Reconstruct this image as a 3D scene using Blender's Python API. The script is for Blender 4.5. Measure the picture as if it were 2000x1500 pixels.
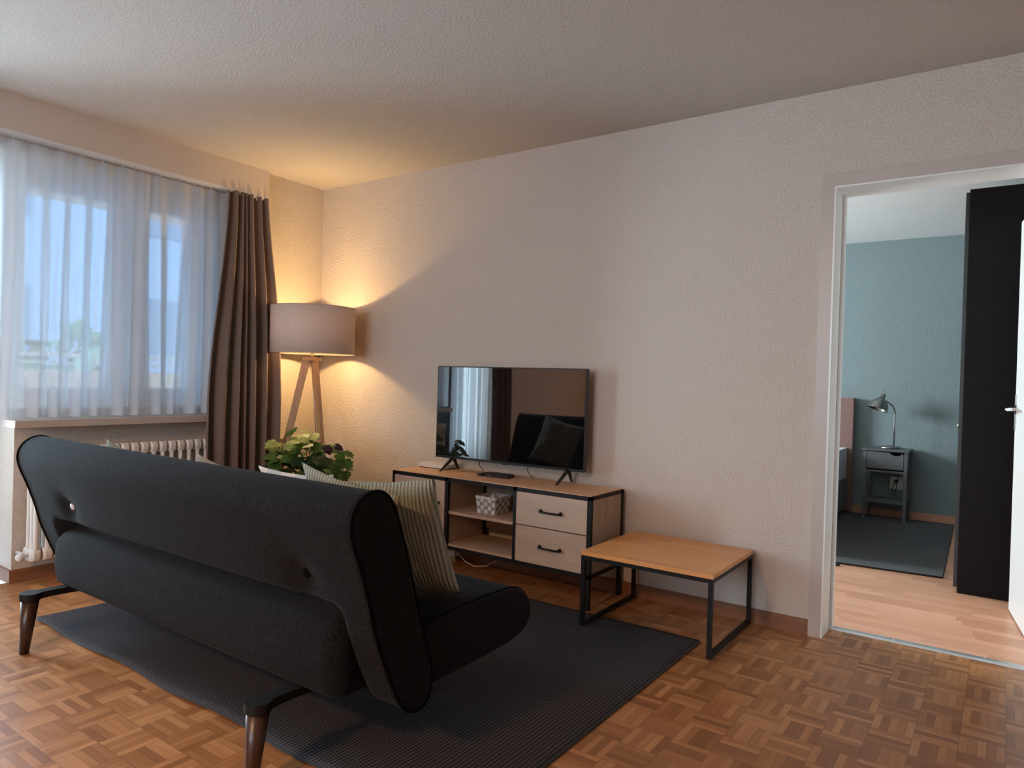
import bpy, bmesh, math, random
from mathutils import Vector, Matrix, noise
random.seed(7)
for o in list(bpy.data.objects): bpy.data.objects.remove(o)
C = bpy.context.scene.collection
S = bpy.context.scene
PI = math.pi

# ------------------------------------------------------------------ camera
cam_d = bpy.data.cameras.new('camera'); cam = bpy.data.objects.new('camera', cam_d); C.objects.link(cam)
cam_d.sensor_width = 36; cam_d.sensor_fit = 'HORIZONTAL'; cam_d.lens = 1373.75/2000*36
cam_d.clip_start = 0.05; cam_d.clip_end = 200
yaw, pitch, roll = 0.6141, -0.0069, 0.0299
fw = Vector((-math.sin(yaw)*math.cos(pitch), math.cos(yaw)*math.cos(pitch), math.sin(pitch)))
rt = Vector((math.cos(yaw), math.sin(yaw), 0)); up = rt.cross(fw)
r2 = rt*math.cos(roll)+up*math.sin(roll); u2 = -rt*math.sin(roll)+up*math.cos(roll)
M = Matrix((r2, u2, -fw)).transposed().to_4x4(); M.translation = Vector((4.1161, -3.3864, 1.1131))
cam.matrix_world = M
S.camera = cam

# ------------------------------------------------------------------ exposure, world, large daylight and fill lights
S.view_settings.view_transform = 'Standard'; S.view_settings.look = 'None'
S.view_settings.exposure = 0.0; S.view_settings.gamma = 1.0; S.view_settings.use_curve_mapping = False
W = bpy.data.worlds.new('sky'); S.world = W; W.use_nodes = True
bg = W.node_tree.nodes['Background']
bg.inputs[0].default_value = (0.42, 0.68, 1.0, 1); bg.inputs[1].default_value = 6.8

def area(name, loc, rot, sx, sy, power, col):
    l = bpy.data.lights.new(name, 'AREA'); l.shape = 'RECTANGLE'; l.size = sx; l.size_y = sy
    l.energy = power; l.color = col
    o = bpy.data.objects.new(name, l); C.objects.link(o); o.location = loc; o.rotation_euler = rot
    return o
E_ = (0, -PI/2, 0)       # points to +x
area('daylight_balcony_door', (-0.29, -2.45, 1.22), E_, 1.7, 0.46, 110, (0.74, 0.93, 1.08))
area('fill_light_rear', (2.6, -6.78, 1.5), (PI/2, 0, 0), 2.5, 1.35, 76, (0.97, 0.97, 1.0))  # added fill from behind the viewer, no known source there
area('daylight_bedroom_window', (-0.40, 1.6, 1.5), E_, 1.2, 1.5, 350, (0.90, 0.97, 1.0))

# ------------------------------------------------------------------ helpers
ORG = {}
def tag(o, label=None, cat=None, group=None, kind=None):
    if label: o['label'] = label
    if cat: o['category'] = cat
    if group: o['group'] = group
    if kind: o['kind'] = kind
    return o
def thing(name, label, cat, loc=(0,0,0), group=None, kind=None):
    o = bpy.data.objects.new(name, None); C.objects.link(o); o.location = loc
    o.empty_display_size = 0.1
    ORG[o.name] = Vector(loc)
    return tag(o, label, cat, group, kind)
def root_org(p):
    while p.parent: p = p.parent
    return ORG.get(p.name, Vector((0,0,0)))
class MB:
    def __init__(s): s.b = bmesh.new(); s.uv = None
    def box(s, x0, y0, z0, x1, y1, z1, m=0):
        if x0 > x1: x0, x1 = x1, x0
        if y0 > y1: y0, y1 = y1, y0
        if z0 > z1: z0, z1 = z1, z0
        v = [s.b.verts.new(p) for p in ((x0,y0,z0),(x1,y0,z0),(x1,y1,z0),(x0,y1,z0),(x0,y0,z1),(x1,y0,z1),(x1,y1,z1),(x0,y1,z1))]
        for f in ((0,3,2,1),(4,5,6,7),(0,1,5,4),(1,2,6,5),(2,3,7,6),(3,0,4,7)):
            s.b.faces.new([v[i] for i in f]).material_index = m
        return s
    def ring(s, c, ax, r, n, ry=None, ph=0):
        ax = Vector(ax).normalized(); a = ax.orthogonal().normalized()
        if abs(ax.z) > .9: a = Vector((1,0,0)) - ax*ax.x; a.normalize()
        b = ax.cross(a); ry = ry or r
        return [s.b.verts.new(Vector(c)+a*math.cos(2*PI*i/n+ph)*r+b*math.sin(2*PI*i/n+ph)*ry) for i in range(n)]
    def skin(s, rings, close=True, caps=True, smooth=True):
        for q in range(len(rings)-1):
            A, B = rings[q], rings[q+1]; n = len(A)
            for i in range(n if close else n-1):
                j = (i+1) % n
                f = s.b.faces.new((A[i], A[j], B[j], B[i])); f.smooth = smooth
        if caps:
            s.b.faces.new(rings[0][::-1]); s.b.faces.new(rings[-1])
        return s
    def cyl(s, p0, p1, r0, r1=None, n=20, smooth=True, ph=0):
        r1 = r0 if r1 is None else r1; ax = Vector(p1)-Vector(p0)
        return s.skin([s.ring(p0, ax, r0, n, ph=ph), s.ring(p1, ax, r1, n, ph=ph)], smooth=smooth)
    def tube(s, pts, r, n=8):
        pts = [Vector(p) for p in pts]; rings = []; prev = None
        for i, p in enumerate(pts):
            d = (pts[min(i+1, len(pts)-1)]-pts[max(i-1, 0)]).normalized()
            if prev is None: a = d.orthogonal().normalized()
            else: a = (prev - d*prev.dot(d)).normalized()
            prev = a; b = d.cross(a)
            rr = r[i] if isinstance(r, (list, tuple)) else r
            rings.append([s.b.verts.new(p+a*math.cos(2*PI*k/n)*rr+b*math.sin(2*PI*k/n)*rr) for k in range(n)])
        return s.skin(rings)
    def lathe(s, prof, c=(0,0,0), n=32, ax=(0,0,1), caps=True):
        ax = Vector(ax).normalized()
        return s.skin([s.ring(Vector(c)+ax*z, ax, max(r, 1e-4), n) for r, z in prof], caps=caps)
    def prism(s, poly, x0, x1, axis='x'):
        def P(t, a, b): return {'x':(t,a,b),'y':(a,t,b),'z':(a,b,t)}[axis]
        A = [s.b.verts.new(P(x0,*p)) for p in poly]; B = [s.b.verts.new(P(x1,*p)) for p in poly]
        n = len(poly)
        for i in range(n): s.b.faces.new((A[i], A[(i+1)%n], B[(i+1)%n], B[i]))
        s.b.faces.new(A[::-1]); s.b.faces.new(B); return s
    def build(s, name, mats, parent=None, loc=None, bevel=0, seg=2, smooth=None, local=False, ang=0.6):
        if bevel:
            es = [e for e in s.b.edges if len(e.link_faces) == 2 and e.calc_face_angle(0) > 0.5]
            bmesh.ops.bevel(s.b, geom=es, offset=bevel, segments=seg, profile=0.5, affect='EDGES', clamp_overlap=True)
        bmesh.ops.recalc_face_normals(s.b, faces=s.b.faces)
        org = Vector((0,0,0))
        if not local:
            org = root_org(parent) if parent else Vector(loc or (0,0,0))
            bmesh.ops.translate(s.b, verts=s.b.verts, vec=-org)
        me = bpy.data.meshes.new(name); s.b.to_mesh(me); s.b.free()
        if smooth is not None or bevel:
            for p in me.polygons: p.use_smooth = True
            try: me.set_sharp_from_angle(angle=ang)
            except Exception: pass
        for m in (mats if isinstance(mats, (list, tuple)) else [mats]): me.materials.append(m)
        o = bpy.data.objects.new(name, me); C.objects.link(o)
        if parent: o.parent = parent
        else: o.location = org; ORG[o.name] = org
        return o
def solid(o, t, off=0):
    m = o.modifiers.new('s', 'SOLIDIFY'); m.thickness = t; m.offset = off; return o
def subsurf(o, l=1):
    m = o.modifiers.new('u', 'SUBSURF'); m.levels = l; m.render_levels = l; return o

# ------------------------------------------------------------------ materials
class NT:
    def __init__(s, name):
        s.m = bpy.data.materials.new(name); s.m.use_nodes = True; s.t = s.m.node_tree
        s.n = s.t.nodes; s.l = s.t.links; s.bs = s.n['Principled BSDF']; s.out = s.n['Material Output']
        s._c = None
    def N(s, typ, **k):
        n = s.n.new(typ)
        for a, v in k.items(): setattr(n, a, v)
        return n
    def L(s, a, b): s.l.new(a, b)
    def inp(s, sock, v):
        if hasattr(v, 'is_output') or isinstance(v, bpy.types.NodeSocket): s.L(v, sock)
        else: sock.default_value = v
    def math(s, op, a, b=None, c=None):
        n = s.N('ShaderNodeMath', operation=op); s.inp(n.inputs[0], a)
        if b is not None: s.inp(n.inputs[1], b)
        if c is not None: s.inp(n.inputs[2], c)
        return n.outputs[0]
    def coord(s):
        if not s._c: s._c = s.N('ShaderNodeTexCoord').outputs['Object']
        return s._c
    def xyz(s):
        n = s.N('ShaderNodeSeparateXYZ'); s.L(s.coord(), n.inputs[0]); return n.outputs
    def scale(s, v, rot=(0,0,0)):
        n = s.N('ShaderNodeMapping'); s.L(s.coord(), n.inputs[0]); n.inputs['Scale'].default_value = v; n.inputs['Rotation'].default_value = rot; return n.outputs[0]
    def noise(s, sc, det=3, rough=.5, vec=None, dist=0):
        n = s.N('ShaderNodeTexNoise'); n.inputs['Scale'].default_value = sc; n.inputs['Detail'].default_value = det
        n.inputs['Roughness'].default_value = rough; n.inputs['Distortion'].default_value = dist
        s.L(vec or s.coord(), n.inputs['Vector']); return n.outputs[0]
    def ramp(s, f, stops):
        n = s.N('ShaderNodeValToRGB'); s.L(f, n.inputs[0]); e = n.color_ramp.elements
        e[0].position, e[0].color = stops[0][0], (*stops[0][1], 1); e[1].position, e[1].color = stops[-1][0], (*stops[-1][1], 1)
        for p, c in stops[1:-1]: x = e.new(p); x.color = (*c, 1)
        return n.outputs[0]
    def mix(s, f, a, b, typ='MIX'):
        n = s.N('ShaderNodeMix', data_type='RGBA', blend_type=typ); s.inp(n.inputs[0], f)
        s.inp(n.inputs[6], a if not isinstance(a, tuple) else (*a, 1)); s.inp(n.inputs[7], b if not isinstance(b, tuple) else (*b, 1))
        return n.outputs[2]
    def bump(s, h, strength=.5, dist=.01):
        n = s.N('ShaderNodeBump'); n.inputs['Strength'].default_value = strength; n.inputs['Distance'].default_value = dist
        s.L(h, n.inputs['Height']); s.L(n.outputs[0], s.bs.inputs['Normal']); return n
    def base(s, c, rough=.5, metal=0, spec=.5):
        s.inp(s.bs.inputs['Base Color'], (*c, 1) if isinstance(c, tuple) else c)
        s.bs.inputs['Roughness'].default_value = rough; s.bs.inputs['Metallic'].default_value = metal
        s.bs.inputs['Specular IOR Level'].default_value = spec
        return s
def simple(name, c, rough=.5, metal=0, var=.06, sc=30, bs=0, spec=.5):
    t = NT(name); f = t.noise(sc, 3)
    a = tuple(max(0, x*(1-var)) for x in c); b = tuple(min(1, x*(1+var)) for x in c)
    t.base(t.ramp(f, [(.3, a), (.7, b)]), rough, metal, spec)
    if bs: t.bump(f, bs, .002)
    return t.m
def plaster(name, c, sc=88, st=.5, d=.005):
    t = NT(name); f = t.noise(sc, 4, .55, dist=.6); g = t.noise(3, 2)
    h = t.ramp(f, [(.38, (0,0,0)), (.62, (1,1,1))])
    t.base(t.mix(g, tuple(x*.97 for x in c), c), .9, 0, .2); t.bump(h, st, d); return t.m
def wood(name, stops, axis='x', grain=14, rough=.45, stave=None, stretch=18):
    t = NT(name); sc = {'x':(1,stretch,stretch),'y':(stretch,1,stretch),'z':(stretch,stretch,1)}[axis]
    v = t.scale(sc); f = t.noise(grain*.12, 5, .6, v, .6); g = t.noise(grain*.5, 4, .6, v)
    k = t.math('ADD', t.math('MULTIPLY', f, .65), t.math('MULTIPLY', g, .35))
    if stave:
        X = t.xyz(); a = {'x':0,'y':1,'z':2}[axis]; b = {'x':1,'y':0,'z':0}[axis]
        row = t.math('FLOOR', t.math('DIVIDE', X[b], stave))
        wn = t.N('ShaderNodeTexWhiteNoise', noise_dimensions='1D'); t.L(row, wn.inputs['W'])
        col = t.math('FLOOR', t.math('ADD', t.math('DIVIDE', X[a], .5), wn.outputs[0]))
        w2 = t.N('ShaderNodeTexWhiteNoise', noise_dimensions='2D'); cb = t.N('ShaderNodeCombineXYZ'); t.L(row, cb.inputs[0]); t.L(col, cb.inputs[1]); t.L(cb.outputs[0], w2.inputs['Vector'])
        k = t.math('ADD', t.math('MULTIPLY', k, .75), t.math('MULTIPLY', w2.outputs[0], .25))
    t.base(t.ramp(k, stops), rough); t.bump(g, .08, .001); return t.m
def fabric(name, a, b, sc=420, bs=.4, rough=.95, sheen=.2):
    t = NT(name); f = t.noise(sc, 2); g = t.noise(14, 4); h = t.noise(sc*.3, 3, .7)
    k = t.math('ADD', t.math('MULTIPLY', f, .5), t.math('MULTIPLY', h, .5)); st = t.N('ShaderNodeMapRange'); t.L(k, st.inputs[0]); st.inputs[1].default_value = .36; st.inputs[2].default_value = .64
    c = t.mix(st.outputs[0], a, b); c = t.mix(t.math('MULTIPLY', g, .25), c, a)
    t.base(c, rough, 0, .1); t.bs.inputs['Sheen Weight'].default_value = sheen; t.bump(f, bs, .002); return t.m

MT = {}
MT['wall'] = plaster('plaster_wall', (.65, .556, .470))
MT['ceiling'] = plaster('plaster_ceiling', (.60, .545, .485), 95, .4, .004)
MT['teal'] = plaster('teal_plaster', (.25, .315, .325), 80, .4, .004)
MT['white_ceiling'] = plaster('white_bedroom_plaster', (.86, .86, .84), 90, .15, .003)
MT['lining'] = simple('pale_lining', (.84, .82, .78), .3, var=.02, sc=4)  # lighter tone than the casing
MT['cream'] = simple('cream_door_paint', (.52, .44, .375), .35, var=.02, sc=4)
MT['white_paint'] = simple('white_gloss_paint', (.82, .83, .82), .35, var=.02, sc=4)
MT['fascia'] = simple('fascia_paint', (.68, .58, .49), .6, var=.02, sc=4)
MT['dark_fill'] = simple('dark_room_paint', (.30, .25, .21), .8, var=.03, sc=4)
MT['alu'] = simple('aluminium', (.62, .63, .64), .35, .8, var=.05, sc=60)
MT['rail'] = simple('rail_white', (.75, .76, .76), .4, var=.02)
MT['black_metal'] = simple('black_steel', (.009, .0075, .007), .5, 0, var=.1, spec=.25)
MT['chrome'] = simple('polished_steel', (.75, .76, .77), .15, 1, var=.03)
MT['grey_metal'] = simple('brushed_grey_metal', (.28, .28, .27), .3, .9, var=.06)
MT['black_plastic'] = simple('black_plastic', (.012, .012, .013), .35, var=.1)
MT['white_plastic'] = simple('white_plastic', (.70, .66, .64), .4, var=.02)
MT['strap_white'] = simple('white_woven_strap', (.74, .71, .68), .6, var=.03)
MT['strap_grey'] = simple('grey_woven_strap', (.33, .32, .32), .6, var=.05)
MT['leg_wood'] = wood('dark_walnut', [(.3, (.028, .012, .007)), (.7, (.075, .030, .015))], 'z', rough=.35)
MT['skirting'] = wood('skirting_wood', [(.3, (.19, .075, .034)), (.7, (.30, .13, .062))], 'x', rough=.45)
MT['skirting_y'] = wood('skirting_wood_side', [(.3, (.19, .075, .034)), (.7, (.30, .13, .062))], 'y', rough=.45)
MT['skirting2'] = wood('pale_skirting_wood', [(.3, (.50, .27, .17)), (.7, (.62, .36, .24))], 'x', rough=.5)
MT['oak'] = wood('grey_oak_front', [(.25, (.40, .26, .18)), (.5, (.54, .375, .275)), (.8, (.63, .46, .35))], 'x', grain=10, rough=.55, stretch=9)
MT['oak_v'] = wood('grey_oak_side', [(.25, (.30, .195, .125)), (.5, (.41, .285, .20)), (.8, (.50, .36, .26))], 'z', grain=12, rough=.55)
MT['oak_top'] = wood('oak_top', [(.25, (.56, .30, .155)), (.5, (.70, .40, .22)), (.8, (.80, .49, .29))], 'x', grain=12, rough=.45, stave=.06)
MT['table_top'] = wood('golden_oak', [(.2, (.56, .225, .068)), (.5, (.75, .335, .115)), (.85, (.86, .43, .175))], 'x', grain=14, rough=.35, stave=.045)
MT['lamp_wood'] = wood('light_oak_legs', [(.3, (.40, .22, .105)), (.7, (.55, .33, .17))], 'z', rough=.45)
MT['sofa'] = fabric('charcoal_felt', (.0020, .0018, .0020), (.0175, .0150, .0152), 300, .5, .95, .03)
MT['pipe'] = fabric('black_piping', (.001, .001, .001), (.003, .0025, .0025), 300, .3, .95, 0)
MT['curtain'] = fabric('brown_curtain_cloth', (.16, .115, .095), (.235, .17, .14), 700, .15, .9, .1)
MT['mattress'] = fabric('pale_blue_sheet', (.55, .60, .66), (.66, .70, .76), 200, .1)
MT['bed_base'] = fabric('dark_bed_fabric', (.035, .030, .030), (.06, .05, .05), 300, .2)
MT['headboard'] = fabric('dusty_rose_fabric', (.22, .13, .115), (.30, .18, .16), 300, .2)
MT['nightstand'] = simple('dark_grey_lacquer', (.115, .125, .135), .4, var=.04)
MT['wardrobe'] = simple('black_brown_laminate', (.007, .0055, .006), .6, var=.25, sc=20, spec=.15)
MT['wardrobe_d'] = simple('dark_green_door_laminate', (.022, .026, .026), .45, var=.1)
MT['radiator'] = simple('radiator_enamel', (.72, .68, .62), .35, var=.02)
MT['tree'] = simple('tree_leaves', (.20, .30, .18), .9, var=.3, sc=8)
MT['facade'] = simple('bluish_render', (.34, .42, .50), .9, var=.03, sc=1)
MT['facade_win'] = simple('facade_window_glass', (.20, .26, .33), .3, var=.1)
MT['slab'] = simple('balcony_peach_render', (.80, .66, .55), .9, var=.03)
MT['parapet'] = simple('balcony_panel', (.35, .42, .50), .7, var=.05)
MT['bulb'] = None

def mat_parquet():
    t = NT('mosaic_parquet'); X = t.xyz(); m = .122
    u = t.math('DIVIDE', t.math('SUBTRACT', X[0], 3.593-.061-m*40), m); v = t.math('DIVIDE', t.math('SUBTRACT', X[1], -.242-.061-m*80), m)
    i = t.math('FLOOR', u); j = t.math('FLOOR', v); fu = t.math('FRACT', u); fv = t.math('FRACT', v)
    par = t.math('MODULO', t.math('ADD', i, j), 2)          # 0: strips run along y
    def sel(a, b): return t.math('ADD', t.math('MULTIPLY', a, t.math('SUBTRACT', 1, par)), t.math('MULTIPLY', b, par))
    ac = t.math('MULTIPLY', sel(fu, fv), 5); st = t.math('FLOOR', ac); fr = t.math('FRACT', ac); al = sel(fv, fu)
    cb = t.N('ShaderNodeCombineXYZ'); t.L(t.math('ADD', i, t.math('MULTIPLY', st, .173)), cb.inputs[0]); t.L(j, cb.inputs[1]); t.L(st, cb.inputs[2])
    wn = t.N('ShaderNodeTexWhiteNoise', noise_dimensions='3D'); t.L(cb.outputs[0], wn.inputs['Vector'])
    g = t.N('ShaderNodeCombineXYZ'); t.L(t.math('MULTIPLY', ac, 2.2), g.inputs[0]); t.L(t.math('ADD', t.math('MULTIPLY', al, .8), t.math('MULTIPLY', wn.outputs[0], 37)), g.inputs[1]); t.L(t.math('ADD', i, t.math('MULTIPLY', j, 3.1)), g.inputs[2])
    gr = t.noise(1.6, 3, .6, g.outputs[0])
    k = t.math('ADD', t.math('MULTIPLY', wn.outputs[0], .62), t.math('MULTIPLY', gr, .38))
    col = t.ramp(k, [(.12, (.235, .091, .031)), (.42, (.35, .145, .052)), (.65, (.43, .188, .071)), (.92, (.56, .275, .118))])
    def edge(f, w): return t.math('GREATER_THAN', t.math('ABSOLUTE', t.math('SUBTRACT', f, .5)), .5-w)
    e = t.math('MAXIMUM', edge(fr, .03), t.math('MAXIMUM', edge(fu, .008), edge(fv, .008)))
    col = t.mix(t.math('MULTIPLY', e, .55), col, (.09, .032, .014))
    t.base(col, .34, 0, .45)
    rg = t.noise(25, 3); r = t.math('ADD', t.math('MULTIPLY', rg, .16), .26); t.L(r, t.bs.inputs['Roughness'])
    t.bump(t.math('SUBTRACT', 1, e), .25, .0008); return t.m
MT['parquet'] = mat_parquet()
def mat_laminate():
    t = NT('beech_laminate'); X = t.xyz()
    y = t.math('DIVIDE', t.math('ADD', X[1], 10), .064); j = t.math('FLOOR', y); fy = t.math('FRACT', y)
    w = t.N('ShaderNodeTexWhiteNoise', noise_dimensions='1D'); t.L(j, w.inputs['W'])
    x = t.math('ADD', t.math('DIVIDE', t.math('ADD', X[0], 10), .40), t.math('MULTIPLY', w.outputs[0], 5)); i = t.math('FLOOR', x); fx = t.math('FRACT', x)
    cb = t.N('ShaderNodeCombineXYZ'); t.L(i, cb.inputs[0]); t.L(j, cb.inputs[1])
    wn = t.N('ShaderNodeTexWhiteNoise', noise_dimensions='2D'); t.L(cb.outputs[0], wn.inputs['Vector'])
    gr = t.noise(6, 4, .6, t.scale((1, 14, 1)))
    k = t.math('ADD', t.math('MULTIPLY', wn.outputs[0], .55), t.math('MULTIPLY', gr, .45))
    col = t.ramp(k, [(.15, (.56, .265, .15)), (.5, (.70, .36, .22)), (.85, (.80, .43, .28))])
    e = t.math('MAXIMUM', t.math('LESS_THAN', fy, .03), t.math('LESS_THAN', fx, .006))
    t.base(t.mix(t.math('MULTIPLY', e, .25), col, (.25, .12, .07)), .35); return t.m
MT['laminate'] = mat_laminate()
def mat_rug(name, a, b, per=.014, along='y'):
    t = NT(name); X = t.xyz(); p, q = (X[0], X[1]) if along == 'y' else (X[1], X[0])
    pi2 = 2*PI
    s1 = t.math('SINE', t.math('MULTIPLY', p, pi2/per))
    ph = t.math('MULTIPLY', t.math('FLOOR', t.math('DIVIDE', p, per)), 1.7)
    s2 = t.math('SINE', t.math('ADD', t.math('MULTIPLY', q, pi2/(per*.8)), ph))
    h = t.math('ADD', t.math('MULTIPLY', s1, .34), t.math('MULTIPLY', s2, .16)); h = t.math('ADD', h, .5)
    n = t.noise(300, 2); h2 = t.math('ADD', t.math('MULTIPLY', h, .8), t.math('MULTIPLY', n, .2))
    t.base(t.ramp(h2, [(.2, a), (.8, b)]), .95, 0, .15); t.bump(h, .7, .004); return t.m
MT['rug'] = mat_rug('charcoal_woven_rug', (.017, .015, .018), (.078, .070, .076))
MT['rug_edge'] = fabric('rug_binding', (.018, .017, .02), (.04, .038, .042), 300, .3)
MT['rug2'] = fabric('dark_slate_rug', (.020, .023, .027), (.045, .049, .056), 260, .4)
def mat_knit(name, a, b, per=.011):
    t = NT(name); X = t.xyz(); n = t.noise(9, 3)
    s = t.math('SINE', t.math('ADD', t.math('MULTIPLY', X[0], 2*PI/per), t.math('MULTIPLY', n, 2.5)))
    s2 = t.math('SINE', t.math('MULTIPLY', X[1], 2*PI/.007))
    h = t.math('ADD', t.math('MULTIPLY', s, .42), t.math('ADD', .5, t.math('MULTIPLY', s2, .08)))
    t.base(t.ramp(h, [(.1, a), (.75, b)]), .95, 0, .1); t.bump(h, .8, .005); t.bs.inputs['Sheen Weight'].default_value = .2
    return t.m
MT['knit'] = mat_knit('sage_rib_knit', (.20, .215, .165), (.36, .385, .315))
MT['knit2'] = mat_knit('pale_green_rib_knit', (.21, .22, .18), (.37, .39, .325))
MT['olive'] = fabric('olive_grey_cloth', (.13, .12, .085), (.21, .195, .145), 300, .3)
MT['pale'] = fabric('pale_grey_cloth', (.22, .20, .165), (.31, .285, .24), 300, .2)
MT['brown_cloth'] = fabric('brown_cloth', (.075, .05, .042), (.12, .08, .07), 300, .2)
def mat_plaid():
    t = NT('pastel_plaid'); X = t.xyz()
    a = t.math('LESS_THAN', t.math('FRACT', t.math('DIVIDE', X[0], .14)), .5); b = t.math('LESS_THAN', t.math('FRACT', t.math('DIVIDE', X[1], .14)), .5)
    c = t.mix(a, (.66, .60, .55), (.25, .34, .42)); c = t.mix(t.math('MULTIPLY', b, .5), c, (.75, .74, .72))
    t.base(c, .9, 0, .1); t.bump(t.noise(400, 2), .2, .001); return t.m
MT['plaid'] = mat_plaid()
def mat_leaf(name, a, b):
    t = NT(name); f = t.noise(28, 3); t.base(t.ramp(f, [(.35, a), (.65, b)]), .45)
    tr = t.N('ShaderNodeBsdfTranslucent'); tr.inputs[0].default_value = (b[0]*1.3, b[1]*1.3, b[2], 1)
    mx = t.N('ShaderNodeMixShader'); mx.inputs[0].default_value = .35
    t.L(t.bs.outputs[0], mx.inputs[1]); t.L(tr.outputs[0], mx.inputs[2]); t.L(mx.outputs[0], t.out.inputs[0]); return t.m
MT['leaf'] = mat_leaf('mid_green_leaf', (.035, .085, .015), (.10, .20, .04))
MT['leaf_light'] = mat_leaf('yellow_green_leaf', (.22, .30, .06), (.42, .50, .14))  # paler leaf tone, set mostly at the top of the plant
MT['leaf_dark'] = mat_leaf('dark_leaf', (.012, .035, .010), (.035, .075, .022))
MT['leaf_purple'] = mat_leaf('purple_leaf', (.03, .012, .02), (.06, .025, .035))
MT['stem'] = simple('plant_stem', (.12, .13, .04), .6)
MT['pot'] = simple('pot_glaze', (.42, .38, .33), .4)
MT['soil'] = simple('potting_soil', (.03, .02, .015), .95, var=.3, sc=60)
def mat_glass():
    t = NT('window_glass'); t.n.remove(t.bs)
    tr = t.N('ShaderNodeBsdfTransparent'); tr.inputs[0].default_value = (.94, .97, .98, 1)
    g = t.N('ShaderNodeBsdfGlossy'); g.inputs['Roughness'].default_value = .02
    fr = t.N('ShaderNodeFresnel'); fr.inputs[0].default_value = 1.45; mx = t.N('ShaderNodeMixShader')
    t.L(fr.outputs[0], mx.inputs[0]); t.L(tr.outputs[0], mx.inputs[1]); t.L(g.outputs[0], mx.inputs[2]); t.L(mx.outputs[0], t.out.inputs[0]); return t.m
MT['glass'] = mat_glass()
def mat_sheer(name, op=.42):
    t = NT(name); t.n.remove(t.bs)
    tr = t.N('ShaderNodeBsdfTransparent'); tr.inputs[0].default_value = (1, 1, 1, 1)
    tl = t.N('ShaderNodeBsdfTranslucent'); tl.inputs[0].default_value = (.86, .88, .90, 1)
    df = t.N('ShaderNodeBsdfDiffuse'); df.inputs[0].default_value = (.80, .81, .82, 1)
    m1 = t.N('ShaderNodeMixShader'); m1.inputs[0].default_value = .5; t.L(tl.outputs[0], m1.inputs[1]); t.L(df.outputs[0], m1.inputs[2])
    lw = t.N('ShaderNodeLayerWeight'); lw.inputs[0].default_value = .35
    f = t.math('ADD', t.math('MULTIPLY', lw.outputs['Facing'], .75), op); f = t.math('MINIMUM', f, .97)
    m2 = t.N('ShaderNodeMixShader'); t.L(f, m2.inputs[0]); t.L(tr.outputs[0], m2.inputs[1]); t.L(m1.outputs[0], m2.inputs[2]); t.L(m2.outputs[0], t.out.inputs[0]); return t.m
MT['sheer_thin'] = mat_sheer('thin_voile', .22); MT['sheer'] = mat_sheer('white_voile', .71); MT['sheer_tape'] = mat_sheer('voile_header_tape', .7)
def mat_shade():
    t = NT('beige_lamp_fabric'); w = t.noise(260, 2, vec=t.scale((1, 1, .2)))
    t.base(t.ramp(w, [(.3, (.70, .56, .47)), (.7, (.78, .64, .54))]), .85, 0, .1)
    tl = t.N('ShaderNodeBsdfTranslucent'); tl.inputs[0].default_value = (.75, .50, .28, 1)
    mx = t.N('ShaderNodeMixShader'); mx.inputs[0].default_value = .10
    t.L(t.bs.outputs[0], mx.inputs[1]); t.L(tl.outputs[0], mx.inputs[2]); t.L(mx.outputs[0], t.out.inputs[0]); return t.m
MT['shade'] = mat_shade()
def emis(name, c, s):
    t = NT(name); t.base(c, .3); t.bs.inputs['Emission Color'].default_value = (*c, 1); t.bs.inputs['Emission Strength'].default_value = s; return t.m
MT['bulb'] = emis('warm_bulb', (1, .62, .28), 12)
t = NT('glossy_screen'); t.base((.004, .004, .005), .03, 0, 1.0); t.bs.inputs['IOR'].default_value = 1.75; MT['screen'] = t.m

# ------------------------------------------------------------------ room shell
H = 2.45
def struct(name, mb, mat, label=None, **k):
    o = mb.build(name, mat, **k); o['kind'] = 'structure'
    if label: o['label'] = label
    return o
struct('floor', MB().box(-.02, -6.7, -.12, 5.4, .165, 0), MT['parquet'], 'mosaic parquet floor in warm brown wood')
struct('floor', MB().box(-.02, .165, -.12, 4.62, 3.7, 0), MT['laminate'], 'pinkish beech laminate floor of the bedroom')
struct('ceiling', MB().box(-.32, -6.7, H, 5.5, .08, H+.15), MT['ceiling'], 'rough plastered ceiling of the living room')
struct('ceiling', MB().box(-.32, .08, H, 4.7, 3.85, H+.15), MT['white_ceiling'], 'white ceiling of the bedroom')

def wall_holes(u0, u1, holes, place):
    """boxes filling [u0,u1]x[0,H] minus holes (a0,a1,z0,z1)"""
    mb = MB(); us = sorted({u0, u1, *[h[0] for h in holes], *[h[1] for h in holes]})
    for a, b in zip(us[:-1], us[1:]):
        zs = [0.0]; 
        hs = sorted([h for h in holes if h[0] <= a+1e-6 and h[1] >= b-1e-6], key=lambda h: h[2]); z = 0.0
        for h in hs:
            if h[2] > z: place(mb, a, b, z, h[2])
            z = h[3]
        if z < H: place(mb, a, b, z, H)
    return mb
pl = lambda mb, a, b, z0, z1: mb.box(-.32, a, z0, 0, b, z1)
struct('wall_left', wall_holes(-6.7, .085, [(-2.80, -1.92, 0, 2.2), (-1.92, -.80, .80, 2.2)], pl), MT['wall'], 'cream plastered wall around the window')
pb = lambda mb, a, b, z0, z1: mb.box(-.32, a, z0, 0, b, z1)
struct('wall_bedroom_left', wall_holes(.085, 3.7, [(.85, 2.35, .9, 2.1)], pb), MT['white_ceiling'], 'white bedroom wall with its window')
pt = lambda mb, a, b, z0, z1: mb.box(a, 0, z0, b, .165, z1)
struct('wall_back', wall_holes(0, 5.5, [(3.462, 4.29, 0, 2.01)], pt), MT['wall'], 'rough plastered wall behind the television')
struct('wall_bedroom_back', MB().box(0, 3.66, 0, 4.7, 3.82, H), MT['teal'], 'teal grey plastered bedroom wall')
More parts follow.
